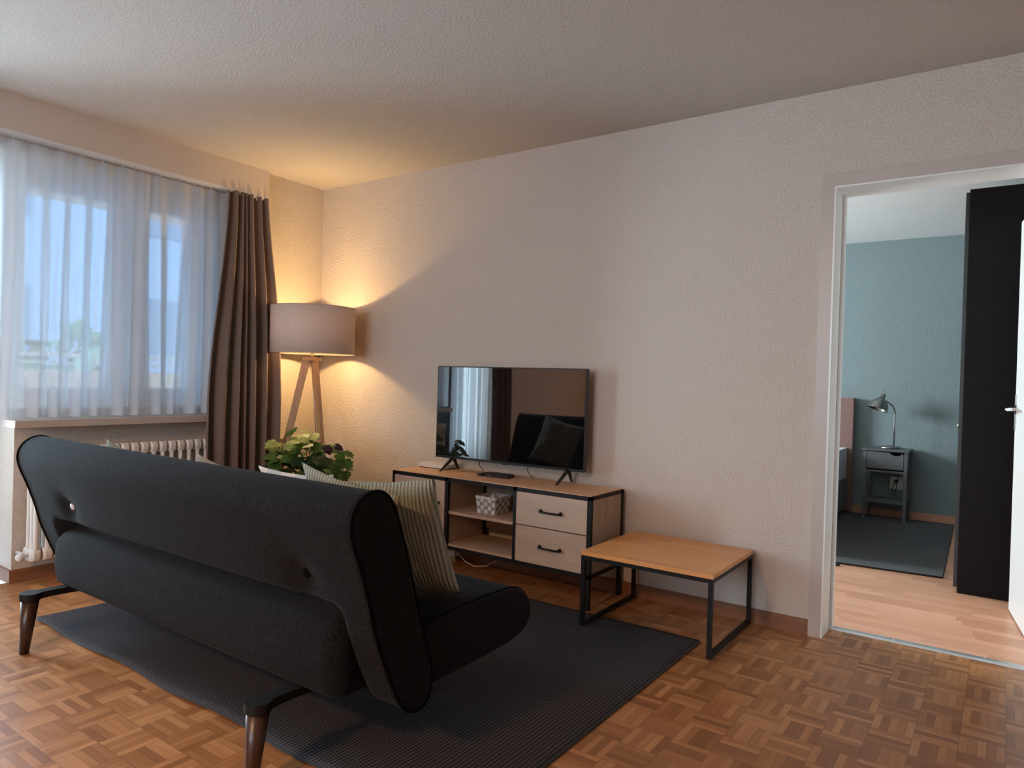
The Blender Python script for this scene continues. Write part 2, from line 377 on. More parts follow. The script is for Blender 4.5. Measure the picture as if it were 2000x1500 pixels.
struct('wall_bedroom_right', MB().box(4.55, .165, 0, 4.7, 3.66, H), MT['white_ceiling'])
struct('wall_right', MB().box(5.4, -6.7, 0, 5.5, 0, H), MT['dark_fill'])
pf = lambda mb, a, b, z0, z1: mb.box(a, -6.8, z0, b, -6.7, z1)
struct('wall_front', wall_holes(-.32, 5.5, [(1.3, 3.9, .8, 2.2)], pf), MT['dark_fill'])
struct('baseboard_back', MB().box(.012, -.012, 0, 3.41, 0, .066), MT['skirting'], 'brown wooden skirting board under the television wall', bevel=.003)
mb = MB().box(0, -1.932, 0, .012, -.012, .066).box(-.30, -1.932, 0, 0, -1.92, .066)
struct('baseboard_left', mb, MT['skirting_y'], 'brown wooden skirting board under the window', bevel=.003)
struct('baseboard_bedroom', MB().box(0, 3.648, 0, 3.90, 3.66, .06), MT['skirting2'], 'pale wooden skirting board of the bedroom', bevel=.002)
# door lining + casing
mb = MB().box(3.410, -.020, 0, 3.462, -.0005, 2.012).box(3.410, -.020, 2.0125, 4.345, -.0005, 2.062).box(4.292, -.020, 0, 4.345, -.0005, 2.012)
cas = struct('trim_1', mb, MT['cream'], 'cream painted casing around the bedroom doorway', bevel=.002)
mb = MB()
mb.box(3.4625, -.020, 0, 3.470, .178, 2.0035).box(4.284, -.020, 0, 4.2915, .178, 2.0035).box(3.4625, -.02, 2.004, 4.2915, .178, 2.012)
mb.box(3.4705, .135, 0, 3.482, .178, 2.0035)
struct('trim_6', mb, MT['lining'], 'pale door lining inside the bedroom doorway', bevel=.002)
mb = MB().prism([(.138, 0), (.150, .006), (.180, .006), (.192, 0)], 3.47, 4.284)
for i in range(5): mb.cyl((3.56+i*.17, .165, .005), (3.56+i*.17, .165, .0075), .004, n=10)
struct('trim_2', mb, MT['alu'], 'aluminium threshold strip in the doorway')
struct('trim_3', MB().box(0, -.62, .650, .012, 0, .664), MT['cream'], 'thin cream cable duct on the wall behind the lamp', bevel=.002)
# curtain fascia above the window
struct('trim_4', MB().box(0, -3.4, 2.272, .052, -.50, H), MT['fascia'], 'painted curtain fascia under the ceiling', bevel=.003)

# window 1: two casements under the fascia + balcony door
def window_unit(name, x, y0, y1, z0, z1, panes, label, handle=None):
    r = thing(name, label, 'window', (x, (y0+y1)/2, z0), kind='structure')
    f = MB(); gl = panes
    d = .07
    ys = [y0] + [v for p in panes for v in p[:2]] + [y1]
    zb, zt = panes[0][2], panes[0][3]
    f.box(x-d, y0, z0, x, y1, zb-.05).box(x-d, y0, zt+.05, x, y1, z1)
    for k in range(0, len(ys), 2): f.box(x-d, ys[k]+(.0 if k == 0 else .05), zb-.05, x, ys[k+1]-(0.0 if k == len(ys)-2 else .05), zt+.05)
    f.build('window_frame', MT['white_paint'], r, bevel=.004)
    for (a, b, c, e) in panes:
        s = MB(); w = .05; X = x+.012
        s.box(x-.05, a-w, c-w, X, a, e+w).box(x-.05, b, c-w, X, b+w, e+w).box(x-.05, a, c-w, X, b, c).box(x-.05, a, e, X, b, e+w)
        so = s.build('casement', MT['white_paint'], r, bevel=.005)
        MB().box(x-.025, a, c, x-.02, b, e).build('glass_pane', MT['glass'], so)
    if handle:
        hy, hz = handle
        MB().cyl((x+.012, hy, hz), (x+.045, hy, hz), .008).box(x+.035, hy-.01, hz-.11, x+.05, hy+.01, hz+.012).box(x+.01, hy-.014, hz-.035, x+.018, hy+.014, hz+.035).build('window_handle', MT['alu'], r, bevel=.003)
    return r
window_unit('window_1', -.20, -1.92, -.80, .84, 2.2, [(-1.83, -1.38, .99, 2.075), (-1.17, -.895, .99, 2.075)], 'white double casement window behind the voile', (-1.275, 1.45))
window_unit('window_2', -.20, -2.80, -1.925, 0.02, 2.2, [(-2.70, -2.03, .35, 2.075)], 'white balcony door beside the window', (-1.98, 1.1))
rw = thing('added_window', 'unseen rear window added behind the viewer for the fill light', 'window', (2.6, -6.75, .8), kind='structure')  # invented opening, added so the rear fill light has a window
for a, b in ((1.3, 2.58), (2.62, 3.9)):
    cs = MB().box(a, -6.77, .8, b, -6.73, .86).box(a, -6.77, 2.14, b, -6.73, 2.2).box(a, -6.77, .86, a+.06, -6.73, 2.14).box(b-.06, -6.77, .86, b, -6.73, 2.14).build('casement', MT['white_paint'], rw, bevel=.004)
    MB().box(a+.06, -6.753, .86, b-.06, -6.748, 2.14).build('glass_pane', MT['glass'], cs)
cl = thing('added_ceiling_lamp', 'unseen round white lamp added behind the viewer as warm fill', 'ceiling lamp', (2.6, -5.0, 2.45))  # invented fixture, added to carry a warm fill light
MB().cyl((2.6, -5.0, 2.42), (2.6, -5.0, 2.449), .06).build('canopy', MT['white_paint'], cl)
MB().lathe([(.19, 0), (.20, .02), (.18, .045)], (2.6, -5.0, 2.375), n=40, caps=False).build('rim', MT['white_paint'], cl)
l = bpy.data.lights.new('fill_light_ceiling', 'AREA'); l.shape = 'DISK'; l.size = .36; l.energy = 95; l.color = (1, .58, .28)  # warm fill added to brighten the room from behind the viewer
o = bpy.data.objects.new('fill_light_ceiling', l); C.objects.link(o); o.location = (2.6, -5.0, 2.372)
window_unit('window_4', -.20, .85, 2.35, .9, 2.1, [(.95, 1.57, 1.0, 2.0), (1.66, 2.26, 1.0, 2.0)], 'bedroom window')
struct('trim_5', MB().box(-.20, -1.925, .80, 0, -.80, .835).box(0, -1.97, .80, .145, -.86, .835), MT['cream'], 'painted window sill board over the radiator', bevel=.003)
# ------------------------------------------------------------------ outdoors
struct('balcony', MB().box(-1.45, -4.2, -.15, -.32, .6, -.02).box(-1.30, -4.2, -.02, -1.20, .6, 1.08).box(-1.6, -4.2, 2.32, -.32, .6, 2.5), MT['slab'], 'balcony slabs and parapet outside the window')
r = thing('balcony_railing', 'white metal balcony handrail with a lower bar outside the window', 'railing', (-1.25, -1.8, 1.08))
MB().box(-1.27, -4.2, 1.175, -1.21, .6, 1.20).build('handrail', MT['white_paint'], r, bevel=.004)
MB().box(-1.26, -4.2, 1.125, -1.235, .6, 1.14).build('lower_bar', MT['white_paint'], r)
for k in range(5): MB().box(-1.255, -4.1+k*1.1, 1.08, -1.235, -4.08+k*1.1, 1.18).build('post', MT['white_paint'], r)
b = thing('apartment_building', 'bluish apartment building seen faintly through the voile', 'building', (-14, 3, -6))
MB().box(-24, -20, -6, -14, 30, 7).build('facade', MT['facade'], b)
for iz in range(4):
    for iy in range(12):
        y = -16+iy*3.6; z = -4.5+iz*3
        MB().box(-14.0, y, z, -13.97, y+1.3, z+1.4).build('facade_window', MT['facade_win'], b)
for k, (ty, th) in enumerate(((3.0, 3.2), (9.5, 2.6))):
    tr = thing('street_tree', ['broad green tree outside, right of the casement mullion', 'small green tree outside, farther along the street'][k], 'tree', (-11, ty, -6))
    MB().tube([(-11, ty, -6), (-11.1, ty+.1, -3), (-11, ty, -.5)], [.22, .18, .1]).build('trunk', MT['leg_wood'], tr)
    mb = MB()
    for q in range(260):
        d = Vector((random.gauss(0, 1), random.gauss(0, 1), random.gauss(0, 1))).normalized()*random.uniform(.5, 1)
        c = Vector((-11+d.x*1.6, ty+d.y*1.8, -1.0+th*.4+d.z*th*.55)); s_ = random.uniform(.18, .34)
        n = Vector((random.gauss(0,1), random.gauss(0,1), random.gauss(0,1))).normalized(); a = n.orthogonal().normalized(); bb = n.cross(a)
        mb.b.faces.new([mb.b.verts.new(c+a*s_*math.cos(w)+bb*s_*.6*math.sin(w)) for w in (0, 1, 2, 3, 4, 5)])
    mb.build('crown', MT['tree'], tr)
struct('ground', MB().box(-40, -30, -6.2, -.4, 40, -6), simple('asphalt', (.16, .17, .18), .9), 'street outside')

# ------------------------------------------------------------------ curtains
def curtain_grid(name, mat, parent, f, nu, nv, thick=.0015):
    mb = MB(); rows = []
    for j in range(nv+1):
        rows.append([mb.b.verts.new(f(i/nu, j/nv)) for i in range(nu+1)])
    for j in range(nv):
        for i in range(nu):
            mb.b.faces.new((rows[j][i], rows[j][i+1], rows[j+1][i+1], rows[j+1][i])).smooth = True
    return mb.build(name, mat, parent)
rl = thing('curtain_rail', 'white ceiling curtain track along the underside of the fascia', 'curtain rail', (.026, -1.95, 2.25))
MB().box(.0, -3.4, 2.255, .052, -.505, 2.2715).build('track', MT['rail'], rl, bevel=.002)
MB().box(.006, -3.4, 2.250, .012, -.51, 2.256).box(.040, -3.4, 2.250, .046, -.51, 2.256).build('groove_lip', MT['rail'], rl)
for k in range(13): MB().cyl((.016, -2.07+k*.107, 2.235), (.016, -2.07+k*.107, 2.2495), .004, n=8).build('glider', MT['white_plastic'], rl)

def sheer_fn(y0, y1, z0, z1, x0, per, seed, amp=.016):
    def f(u, v):
        y = y0+(y1-y0)*u; k = u*(y1-y0)/per
        w = noise.noise(Vector((u*7+seed, v*.7, seed)))
        am = amp*(.45+.55*min(1, v*4)) * (1+.5*noise.noise(Vector((u*5, v, seed+4))))
        x = x0 + am*math.sin(2*PI*k+w*2.2) + .006*math.sin(4*PI*k+w*5)*v
        y += .012*math.sin(2*PI*k*.5+seed)*v + .01*w*v
        return (x, y, z1+(z0-z1)*v)
    return f
sc = thing('sheer_curtain', 'white voile curtain hanging to the sill in front of the casement window', 'curtain', (.02, -1.45, .84))
f0 = sheer_fn(-2.08, -.72, .842, 2.235, .020, .107, 1.0)
curtain_grid('voile', MT['sheer'], sc, f0, 420, 40)
def f1(u, v):
    p = f0(u, v*.035); return (p[0]+.0025, p[1], p[2])
curtain_grid('header_tape', MT['sheer_tape'], sc, f1, 420, 2)
def f2(u, v):
    p = f0(u, .965+v*.035); return (p[0]+.002, p[1], p[2])
curtain_grid('hem', MT['sheer'], sc, f2, 420, 2)
sc2 = thing('sheer_curtain', 'long white voile curtain of the balcony door, only reflected in the television', 'curtain', (.02, -2.5, .02))
curtain_grid('voile', MT['sheer_thin'], sc2, sheer_fn(-2.76, -2.11, .02, 2.235, .018, .107, 5.0), 200, 40)

def brown(ya, yb, ya2, yb2, folds, seed, xbot=.21):
    def f(u, v):
        sm = min(1, v/.62); sm = sm*sm*(3-2*sm)
        a = ya+(ya2-ya)*sm; bq = yb+(yb2-yb)*(sm*1.15-.15*v)
        bulge = .022*math.sin(PI*min(1, v*1.9))
        a2 = a; b2 = bq+bulge
        y = a2+(b2-a2)*(u+.02*math.sin(u*17+seed)*(1-v))
        xc = .052 + (xbot-.052)*sm
        amp = .020+.018*sm
        w = noise.noise(Vector((u*3+seed, v*.9, seed)))
        ph_ = 2*PI*folds*(u+.035*math.sin(2*PI*u*1.5+seed)) + w*2.6
        x = xc + amp*math.sin(ph_+.4) + .012*math.sin(ph_*.5+seed)*sm + .010*w*sm
        return (x, y, 2.262 - (2.262-.015)*v)
    return f
bc = thing('curtain', 'brown floor-length curtain bunched at the right end of the rail', 'curtain', (.15, -.7, .01))
o = curtain_grid('curtain_cloth', MT['curtain'], bc, brown(-.81, -.515, -1.0, -.50, 6.5, 2.0), 260, 70); solid(o, .003)
for k in range(8): 
    y = -.80+k*.04; mb = MB(); mb.tube([(.044, y, 2.252), (.052, y+.004, 2.262), (.058, y+.006, 2.25), (.052, y+.004, 2.235)], .0022, 6)
    mb.build('curtain_hook', MT['white_plastic'], bc)
bc2 = thing('curtain', 'brown curtain at the far end of the rail, only reflected in the television', 'curtain', (.15, -3.1, .01))
o = curtain_grid('curtain_cloth', MT['curtain'], bc2, brown(-3.05, -2.70, -3.07, -2.70, 7, 6.0, .09), 160, 30); solid(o, .003)

# ------------------------------------------------------------------ radiator
rad = thing('radiator', 'cream column radiator under the window sill', 'radiator', (.09, -1.3, .10))
ns = 21; pitch_ = .0535; y0 = -1.86
for k in range(ns):
    y = y0+k*pitch_; mb = MB()
    for xc in (.045, .087, .129):
        mb.cyl((xc, y, .155), (xc, y, .665), .0125, n=12)
    for zc, s_ in ((.155, -1), (.665, 1)):
        rings = []
        for q, (dz, sx) in enumerate(((-.030, .050), (-.012, .060), (.012, .060), (.030, .046))):
            rings.append([mb.b.verts.new((.087+sx*c, y+.0235*s, zc+dz)) for c, s in ((-1,-.55),(-.8,-1),(.8,-1),(1,-.55),(1,.55),(.8,1),(-.8,1),(-1,.55))])
        mb.skin(rings, smooth=False)
    mb.build('section', MT['radiator'], rad, bevel=.004, seg=1)
MB().cyl((.10, -1.88, .155), (.10, -1.905, .155), .011).lathe([(.010, 0), (.019, .003), (.020, .022), (.016, .032), (.004, .034)], (.10, -1.903, .150), ax=(.3, -1, -.1), n=20).build('thermostat_valve', MT['white_plastic'], rad)
MB().tube([(.087, -1.88, .155), (.087, -1.895, .155), (.06, -1.897, .155), (.001, -1.897, .155)], .009).build('pipe', MT['radiator'], rad)
for y in (-1.7, -1.0):
    for z in (.62, .18): MB().box(.0005, y-.01, z, .04, y+.01, z+.02).build('wall_bracket', MT['radiator'], rad)

# ------------------------------------------------------------------ rug
rg = thing('rug', 'large charcoal woven rug under the sofa', 'rug', (1.87, -1.24, 0))
def rug_grid(x0, x1, y0, y1, nx, ny, zt, wav):
    mb = MB(); rows = []
    for j in range(ny+1):
        row = []
        for i in range(nx+1):
            x = x0+(x1-x0)*i/nx; y = y0+(y1-y0)*j/ny
            e = 1-min(1, (y-y0)/.25)
            y += wav*e*math.sin(x*9.5)*.5
            z = zt + max(0, e)*.0035*(1+math.sin(x*9.5+1))
            row.append(mb.b.verts.new((x, y, z)))
        rows.append(row)
    for j in range(ny):
        for i in range(nx): mb.b.faces.new((rows[j][i], rows[j][i+1], rows[j+1][i+1], rows[j+1][i])).smooth = True
    return mb, rows
mb, rows = rug_grid(.70, 3.06, -2.07, -.43, 90, 60, .007, .012)
edge = [tuple(v.co) for v in rows[0]] + [tuple(r_[-1].co) for r_ in rows[1:]] + [tuple(v.co) for v in rows[-1][::-1][1:]] + [tuple(r_[0].co) for r_ in rows[::-1][1:]]
o = mb.build('rug_pile', MT['rug'], rg); solid(o, .006, -1)
MB().tube(edge, .0055, 8).build('rug_binding', MT['rug_edge'], rg)

# ------------------------------------------------------------------ sofa
sf = thing('sofa', 'dark charcoal sofa bed seen from behind, on dark tapered wooden legs', 'sofa', (1.79, -1.8, 0))
prof = [(-1.904,.178),(-1.873,.20),(-1.863,.27),(-1.895,.357),(-1.938,.489),(-1.99,.648),(-2.022,.735),(-2.043,.782),(-2.075,.810),(-2.108,.818),(-2.146,.808),(-2.175,.782),(-2.190,.745),(-2.184,.700),(-2.150,.62),(-2.115,.52),(-2.098,.45),(-2.066,.371),(-2.030,.29),(-1.99,.215),(-1.955,.185)]
def resample(P, n, closed=True):
    P = [Vector(p) for p in P]; Q = P+[P[0]] if closed else P
    L = [0]
    for a, b_ in zip(Q[:-1], Q[1:]): L.append(L[-1]+(b_-a).length)
    out = []
    for k in range(n):
        t_ = L[-1]*k/(n if closed else n-1); i = max(j for j in range(len(L)) if L[j] <= t_+1e-9); i = min(i, len(Q)-2)
        out.append(Q[i].lerp(Q[i+1], (t_-L[i])/max(1e-9, L[i+1]-L[i])))
    return out
pr = resample(prof, 96)
for _ in range(3): pr = [(pr[i-1]+pr[i]*2+pr[(i+1) % len(pr)])/4 for i in range(len(pr))]
cen = Vector((sum(p[0] for p in pr)/len(pr), sum(p[1] for p in pr)/len(pr)))
nrm = []
for i in range(len(pr)):
    d = pr[(i+1) % len(pr)]-pr[i-1]; n_ = Vector((d[1], -d[0])).normalized()
    if n_.dot(pr[i]-cen) < 0: n_ = -n_
    nrm.append(n_)
XL, XR = .785, 2.795
btn = [(1.096, .545), (2.526, .54)]
def back_ring(mb, x, ins):
    row = []
    for p, n_ in zip(pr, nrm):
        q = p - n_*ins
        dy = 0
        if n_[0] < -.15 and q[1] < .50:
            ex = max(0, min(1, (x-.93)/.05))*max(0, min(1, (2.68-x)/.05)); t_ = max(0, min(1, (.50-q[1])/.055)); dy += .055*ex*t_*t_*(3-2*t_)
        if n_[0] < -.3 or n_[0] > .3:
            for bx, bz in btn:
                r_ = math.hypot((x-bx)*1.0, (q[1]-bz)*1.1); dy += .020*math.exp(-(r_/.055)**2)+.006*math.exp(-(r_/.16)**2)
        q = q - n_*dy
        row.append(mb.b.verts.new((x, q[0], q[1])))
    return row
mb = MB(); N_ = 110
rings = []
for x, ins in ((XL-.004, .020), (XL, .004), (XL+.004, 0)): rings.append(back_ring(mb, x, ins))
for k in range(1, N_): rings.append(back_ring(mb, XL+.004+(XR-XL-.008)*k/N_, 0))
for x, ins in ((XR-.004, 0), (XR, .004), (XR+.004, .020)): rings.append(back_ring(mb, x, ins))
mb.skin(rings); back = mb.build('backrest', MT['sofa'], sf)
for x in (XL+.001, XR-.001):
    MB().tube([(x, p[0]+n_[0]*.0015, p[1]+n_[1]*.0015) for p, n_ in zip(pr+[pr[0]], nrm+[nrm[0]])], .0035, 6).build('piping', MT['pipe'], back)
for k, (bx, bz) in enumerate(btn):
    i = min(range(len(pr)), key=lambda i: abs(pr[i][1]-bz)+(1 if nrm[i][0] > 0 else 0)); n_ = Vector((0, nrm[i][0], nrm[i][1]))
    c = Vector((bx, pr[i][0], pr[i][1])) - n_*.026
    bo = MB().lathe([(.004, 0), (.014, .001), (.015, .005), (.010, .0085), (.002, .0095)], c, ax=n_, n=20).build('button', MT['white_plastic'] if k == 0 else MT['pipe'], back)  # first button pale: window reflection put into its colour
    if k == 0: bo['label'] = 'button coloured pale, with the window reflection put into its colour'
# seat and the lower pad behind the backrest
def rbox_rings(mb, prof, x0, x1, r, n=7):
    """prof: closed (y,z) outline; rounded x ends by insetting"""
    P = resample(prof, 64)
    for _ in range(2): P = [(P[i-1]+P[i]*2+P[(i+1) % 64])/4 for i in range(64)]
    nn = []; c = sum((p for p in P), Vector((0,0)))/64
    for i in range(64):
        d = P[(i+1) % 64]-P[i-1]; m = Vector((d[1], -d[0])).normalized()
        if m.dot(P[i]-c) < 0: m = -m
        nn.append(m)
    rs = []
    st = [(x0+r*(1-math.cos(a)), r*(1-math.sin(a))) for a in [PI/2*k/n for k in range(n+1)]]
    st += [(x0+(x1-x0)*k/20, 0) for k in range(2, 19)]
    st += [(x1-r*(1-math.cos(a)), r*(1-math.sin(a))) for a in [PI/2*k/n for k in range(n, -1, -1)]]
    for x, ins in st: rs.append([mb.b.verts.new((x, p[0]-m[0]*ins, p[1]-m[1]*ins)) for p, m in zip(P, nn)])
    return mb.skin(rs), P, nn
seatp = [(-1.86,.405),(-1.6,.415),(-1.44,.412),(-1.385,.398),(-1.345,.365),(-1.326,.32),(-1.335,.275),(-1.375,.245),(-1.46,.228),(-1.7,.222),(-1.86,.222),(-1.93,.23),(-1.95,.30),(-1.93,.38)]
mb, P, nn = rbox_rings(MB(), seatp, .80, 2.785, .022); seat = mb.build('seat', MT['sofa'], sf)
for x in (.822, 2.763):
    MB().tube([(x, p[0]+m[0]*.001, p[1]+m[1]*.001) for p, m in zip(P+[P[0]], nn+[nn[0]])], .003, 6).build('piping', MT['pipe'], seat)
padp = [(-1.93,.43),(-2.03,.443),(-2.08,.436),(-2.108,.405),(-2.116,.35),(-2.116,.29),(-2.105,.235),(-2.07,.212),(-1.93,.212)]
mb, P, nn = rbox_rings(MB(), padp, .935, 2.665, .055); mb.build('lower_back_pad', MT['sofa'], sf)
for lx in (1.045, 2.495):
    mb = MB(); rs = []
    for y, w, zt, zb in ((-1.75, .022, .222, .196), (-2.05, .022, .228, .203), (-2.15, .020, .230, .206), (-2.20, .024, .231, .205)):
        rs.append([mb.b.verts.new(p) for p in ((lx-w, y, zb), (lx+w, y, zb), (lx+w, y, zt), (lx-w, y, zt))])
    mb.skin(rs, smooth=False); mb.cyl((lx, -2.225, .204), (lx, -2.225, .231), .036, .037, n=32)
    mb.build('leg_bracket', MT['black_metal'], sf, bevel=.003)
    MB().cyl((lx, -2.225, .204), (lx+(.003), -2.243, 0), .031, .0165, n=24).build('leg', MT['leg_wood'], sf)
for lx in (1.045, 2.495):
    MB().cyl((lx, -1.56, .225), (lx, -1.54, .012), .026, .015, n=24).build('leg', MT['leg_wood'], sf)

# ------------------------------------------------------------------ cushions
def D(a): return math.radians(a)
def pillow(label, loc, yaw_, lean, roll_, w, h, T, mat, seed, mat2=None, pinch=.09, group='cushions on the sofa'):
    mb = MB(); n = 34; hw, hh = w/2, h/2; S2 = []
    for side in (1, -1):
        g = []
        for j in range(n+1):
            row = []
            for i in range(n+1):
                u = -1+2*i/n; v = -1+2*j/n
                if side == -1 and (i in (0, n) or j in (0, n)): row.append(S2[0][j][i]); continue
                px = hw*u*(1-pinch*(1-v*v)); py = hh*v*(1-pinch*(1-u*u))
                hgt = ((1-abs(u)**2.4)*(1-abs(v)**2.4))**.55
                wr = noise.noise(Vector((u*2.2+seed, v*2.2, side*3.0)))*.018 + noise.noise(Vector((u*6+seed, v*3, seed)))*.006
                z = side*(T/2*hgt + wr*hgt)
                row.append(mb.b.verts.new((px, py, z)))
            g.append(row)
        S2.append(g)
        for j in range(n):
            for i in range(n):
                f = (g[j][i], g[j][i+1], g[j+1][i+1], g[j+1][i]); f = f if side == 1 else f[::-1]
                try: fc = mb.b.faces.new(f); fc.smooth = True; fc.material_index = 1 if (mat2 and side == 1) else 0
                except ValueError: pass
    o = mb.build('cushion', [mat, mat2] if mat2 else mat, None, local=True)
    R_ = Matrix.Rotation(yaw_, 4, 'Z') @ Matrix.Rotation(PI/2+lean, 4, 'X') @ Matrix.Rotation(roll_, 4, 'Z')
    o.matrix_world = Matrix.Translation(loc) @ R_
    tag(o, label, 'cushion', group); return o
pillow('olive grey cushion at the window end of the sofa, one tip above the backrest', (1.245, -1.905, .592), 0, D(19), D(-13), .40, .40, .11, MT['olive'], 1.3)
pillow('brown cushion with a pale face, its tip above the middle of the backrest', (1.935, -1.905, .592), 0, D(19), D(-8), .42, .42, .11, MT['brown_cloth'], 2.7, MT['pale'])
pillow('pastel plaid cushion peeking out behind the rib-knit cushions', (2.175, -1.80, .606), D(2), D(24), D(1), .38, .40, .10, MT['plaid'], 4.1)
pillow('sage rib-knit cushion whose pointed corner rises over the backrest, behind the outer one', (2.550, -1.94, .620), D(0), D(19), D(-9), .40, .42, .07, MT['knit2'], 5.9)
pillow('sage rib-knit cushion at the near end of the sofa, its side seen past the backrest', (2.577, -1.825, .612), D(25), D(30), D(4), .37, .455, .13, MT['knit'], 8.2, None, .06)

# ------------------------------------------------------------------ television unit
ts = thing('tv_stand', 'low oak television stand in a black steel frame with one door and two drawers', 'tv stand', (1.82, -.2, 0))
x0, x1, yf, yb, zt, zb = 1.15, 2.487, -.379, -.03, .553, .168
R_ = .020
mb = MB()
for x in (x0, x1-R_):
    for y in (yf, yb-R_): mb.box(x, y, 0, x+R_, y+R_, zt)
for y in (yf, yb-R_): mb.box(x0, y, zt-.018, x1, y+R_, zt).box(x0, y, zb-.014, x1, y+R_, zb+.004)
for x in (x0, x1-R_): mb.box(x, yf, zt-.018, x+R_, yb, zt).box(x, yf, zb-.014, x+R_, yb, zb+.004)
for x in (1.560, 2.026): mb.box(x, yf, zb, x+R_, yf+R_, zt)
mb.box(1.572, yb-.02, zb, 1.60, yb, zt)
mb.build('steel_frame', MT['black_metal'], ts, bevel=.002)
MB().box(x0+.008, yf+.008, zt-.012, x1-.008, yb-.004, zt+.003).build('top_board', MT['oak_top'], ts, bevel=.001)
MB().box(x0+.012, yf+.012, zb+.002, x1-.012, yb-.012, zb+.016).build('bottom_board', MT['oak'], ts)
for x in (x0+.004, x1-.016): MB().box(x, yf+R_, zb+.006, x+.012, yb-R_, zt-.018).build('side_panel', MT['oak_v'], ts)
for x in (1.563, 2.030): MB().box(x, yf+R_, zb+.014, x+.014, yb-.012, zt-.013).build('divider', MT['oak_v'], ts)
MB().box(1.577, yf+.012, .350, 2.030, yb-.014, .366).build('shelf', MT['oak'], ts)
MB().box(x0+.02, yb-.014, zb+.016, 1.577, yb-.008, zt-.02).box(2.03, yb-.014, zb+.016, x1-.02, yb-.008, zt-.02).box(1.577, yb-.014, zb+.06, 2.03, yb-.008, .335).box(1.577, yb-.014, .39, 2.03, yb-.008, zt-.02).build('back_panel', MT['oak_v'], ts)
d_ = MB().box(x0+R_+.002, yf-.002, zb+.007, 1.558, yf+.014, zt-.021).build('door', MT['oak'], ts, bevel=.0015)
def bar_handle(parent, p0, p1, out=.026, r=.0052):
    p0, p1 = Vector(p0), Vector(p1); ax = (p1-p0).normalized(); o_ = Vector((0, -out, 0)); m = MB()
    m.tube([p0, p0+o_*.6, p0+o_*.95+ax*.006, p0+o_+ax*.02, p1+o_-ax*.02, p1+o_*.95-ax*.006, p1+o_*.6, p1], r, 8)
    m.cyl(p0+Vector((0, .0, 0)), p0+Vector((0, -.004, 0)), .010, n=12).cyl(p1, p1+Vector((0, -.004, 0)), .010, n=12)
    return m.build('handle', MT['black_metal'], parent)
bar_handle(d_, (1.516, yf-.002, .405), (1.516, yf-.002, .305))
for za, zb_ in ((.366, zt-.021), (zb+.007, .360)):
    dr = MB().box(2.048, yf-.002, za, x1-R_-.002, yf+.014, zb_).box(2.06, yf+.014, za+.01, x1-.04, yb-.03, za+.02).build('drawer', MT['oak'], ts, bevel=.0015)
    zc = (za+zb_)/2; bar_handle(dr, (2.200, yf-.002, zc), (2.318, yf-.002, zc))

tv = thing('television', 'flat black television with a glossy screen standing on the oak stand', 'television', (1.79, -.12, zt+.003))
TL, TR, TB, TT, TY = 1.285, 2.290, .628, 1.180, -.12
MB().box(TL, TY-.012, TB, TR, TY+.014, TT).box(TL+.06, TY+.014, TB+.02, TR-.06, TY+.045, TB+.34).build('casing', MT['black_plastic'], tv, bevel=.003)
MB().box(TL+.006, TY-.0135, TB+.014, TR-.006, TY-.0118, TT-.006).build('screen', MT['screen'], tv)
MB().box(1.77, TY-.012, TB-.005, 1.80, TY+.006, TB+.002).build('sensor', MT['black_plastic'], tv, bevel=.001)
for fx in (1.395, 2.175):
    mb = MB()
    for dy, dx in ((-.105, .0), (.075, .0)):
        mb.tube([(fx+.012, TY, TB+.012), (fx+.012, TY+dy*.25, TB-.012), (fx+dx, TY+dy*.9, zt+.012), (fx+dx, TY+dy, zt+.0075)], [.012, .011, .0065, .0045], 8)
    mb.build('stand_foot', MT['black_plastic'], tv)
for k, (cx_, top) in enumerate(((1.56, .62), (1.905, .62))):
    tag(MB().tube([(cx_+.02, -.10, TB+.01), (cx_+.012, -.09, .60), (cx_, -.05, .575), (cx_-.01, -.018, .56), (cx_-.012, -.014, .50), (cx_-.012, -.014, .30)], .0025, 6).build('cable', MT['black_plastic'], None, loc=(cx_, -.02, .3)),
        ['thin dark cable behind the television, nearer the lamp', 'thin dark cable behind the television, below its middle right'][k], 'cable')
for o in [tv]: o.rotation_euler = (0, 0, D(2.6))
tb = thing('streaming_box', 'small black media box on the stand below the television', 'media box', (1.78, -.17, zt+.003))
MB().prism([(1.70, -.205), (1.86, -.195), (1.85, -.125), (1.72, -.118)], zt+.003, zt+.022, 'z').build('body', MT['black_plastic'], tb, bevel=.005)
MB().cyl((1.735, -.2025, zt+.012), (1.735, -.205, zt+.012), .003, n=8).build('indicator', MT['white_plastic'], tb)
tag(MB().box(1.655, -.215, zt+.0035, 1.685, -.10, zt+.017).build('remote_control', MT['black_plastic'], None, loc=(1.67, -.16, zt+.0035), bevel=.004), 'slim black remote control beside the small media box', 'remote control')
wb = thing('router', 'flat white square router on the left end of the television stand', 'router', (1.25, -.1, zt+.003))
MB().box(1.165, -.165, zt+.0035, 1.365, -.035, zt+.008).build('base', MT['black_plastic'], wb, bevel=.001)
MB().box(1.162, -.168, zt+.0082, 1.368, -.032, zt+.030).build('lid', MT['white_plastic'], wb, bevel=.006)

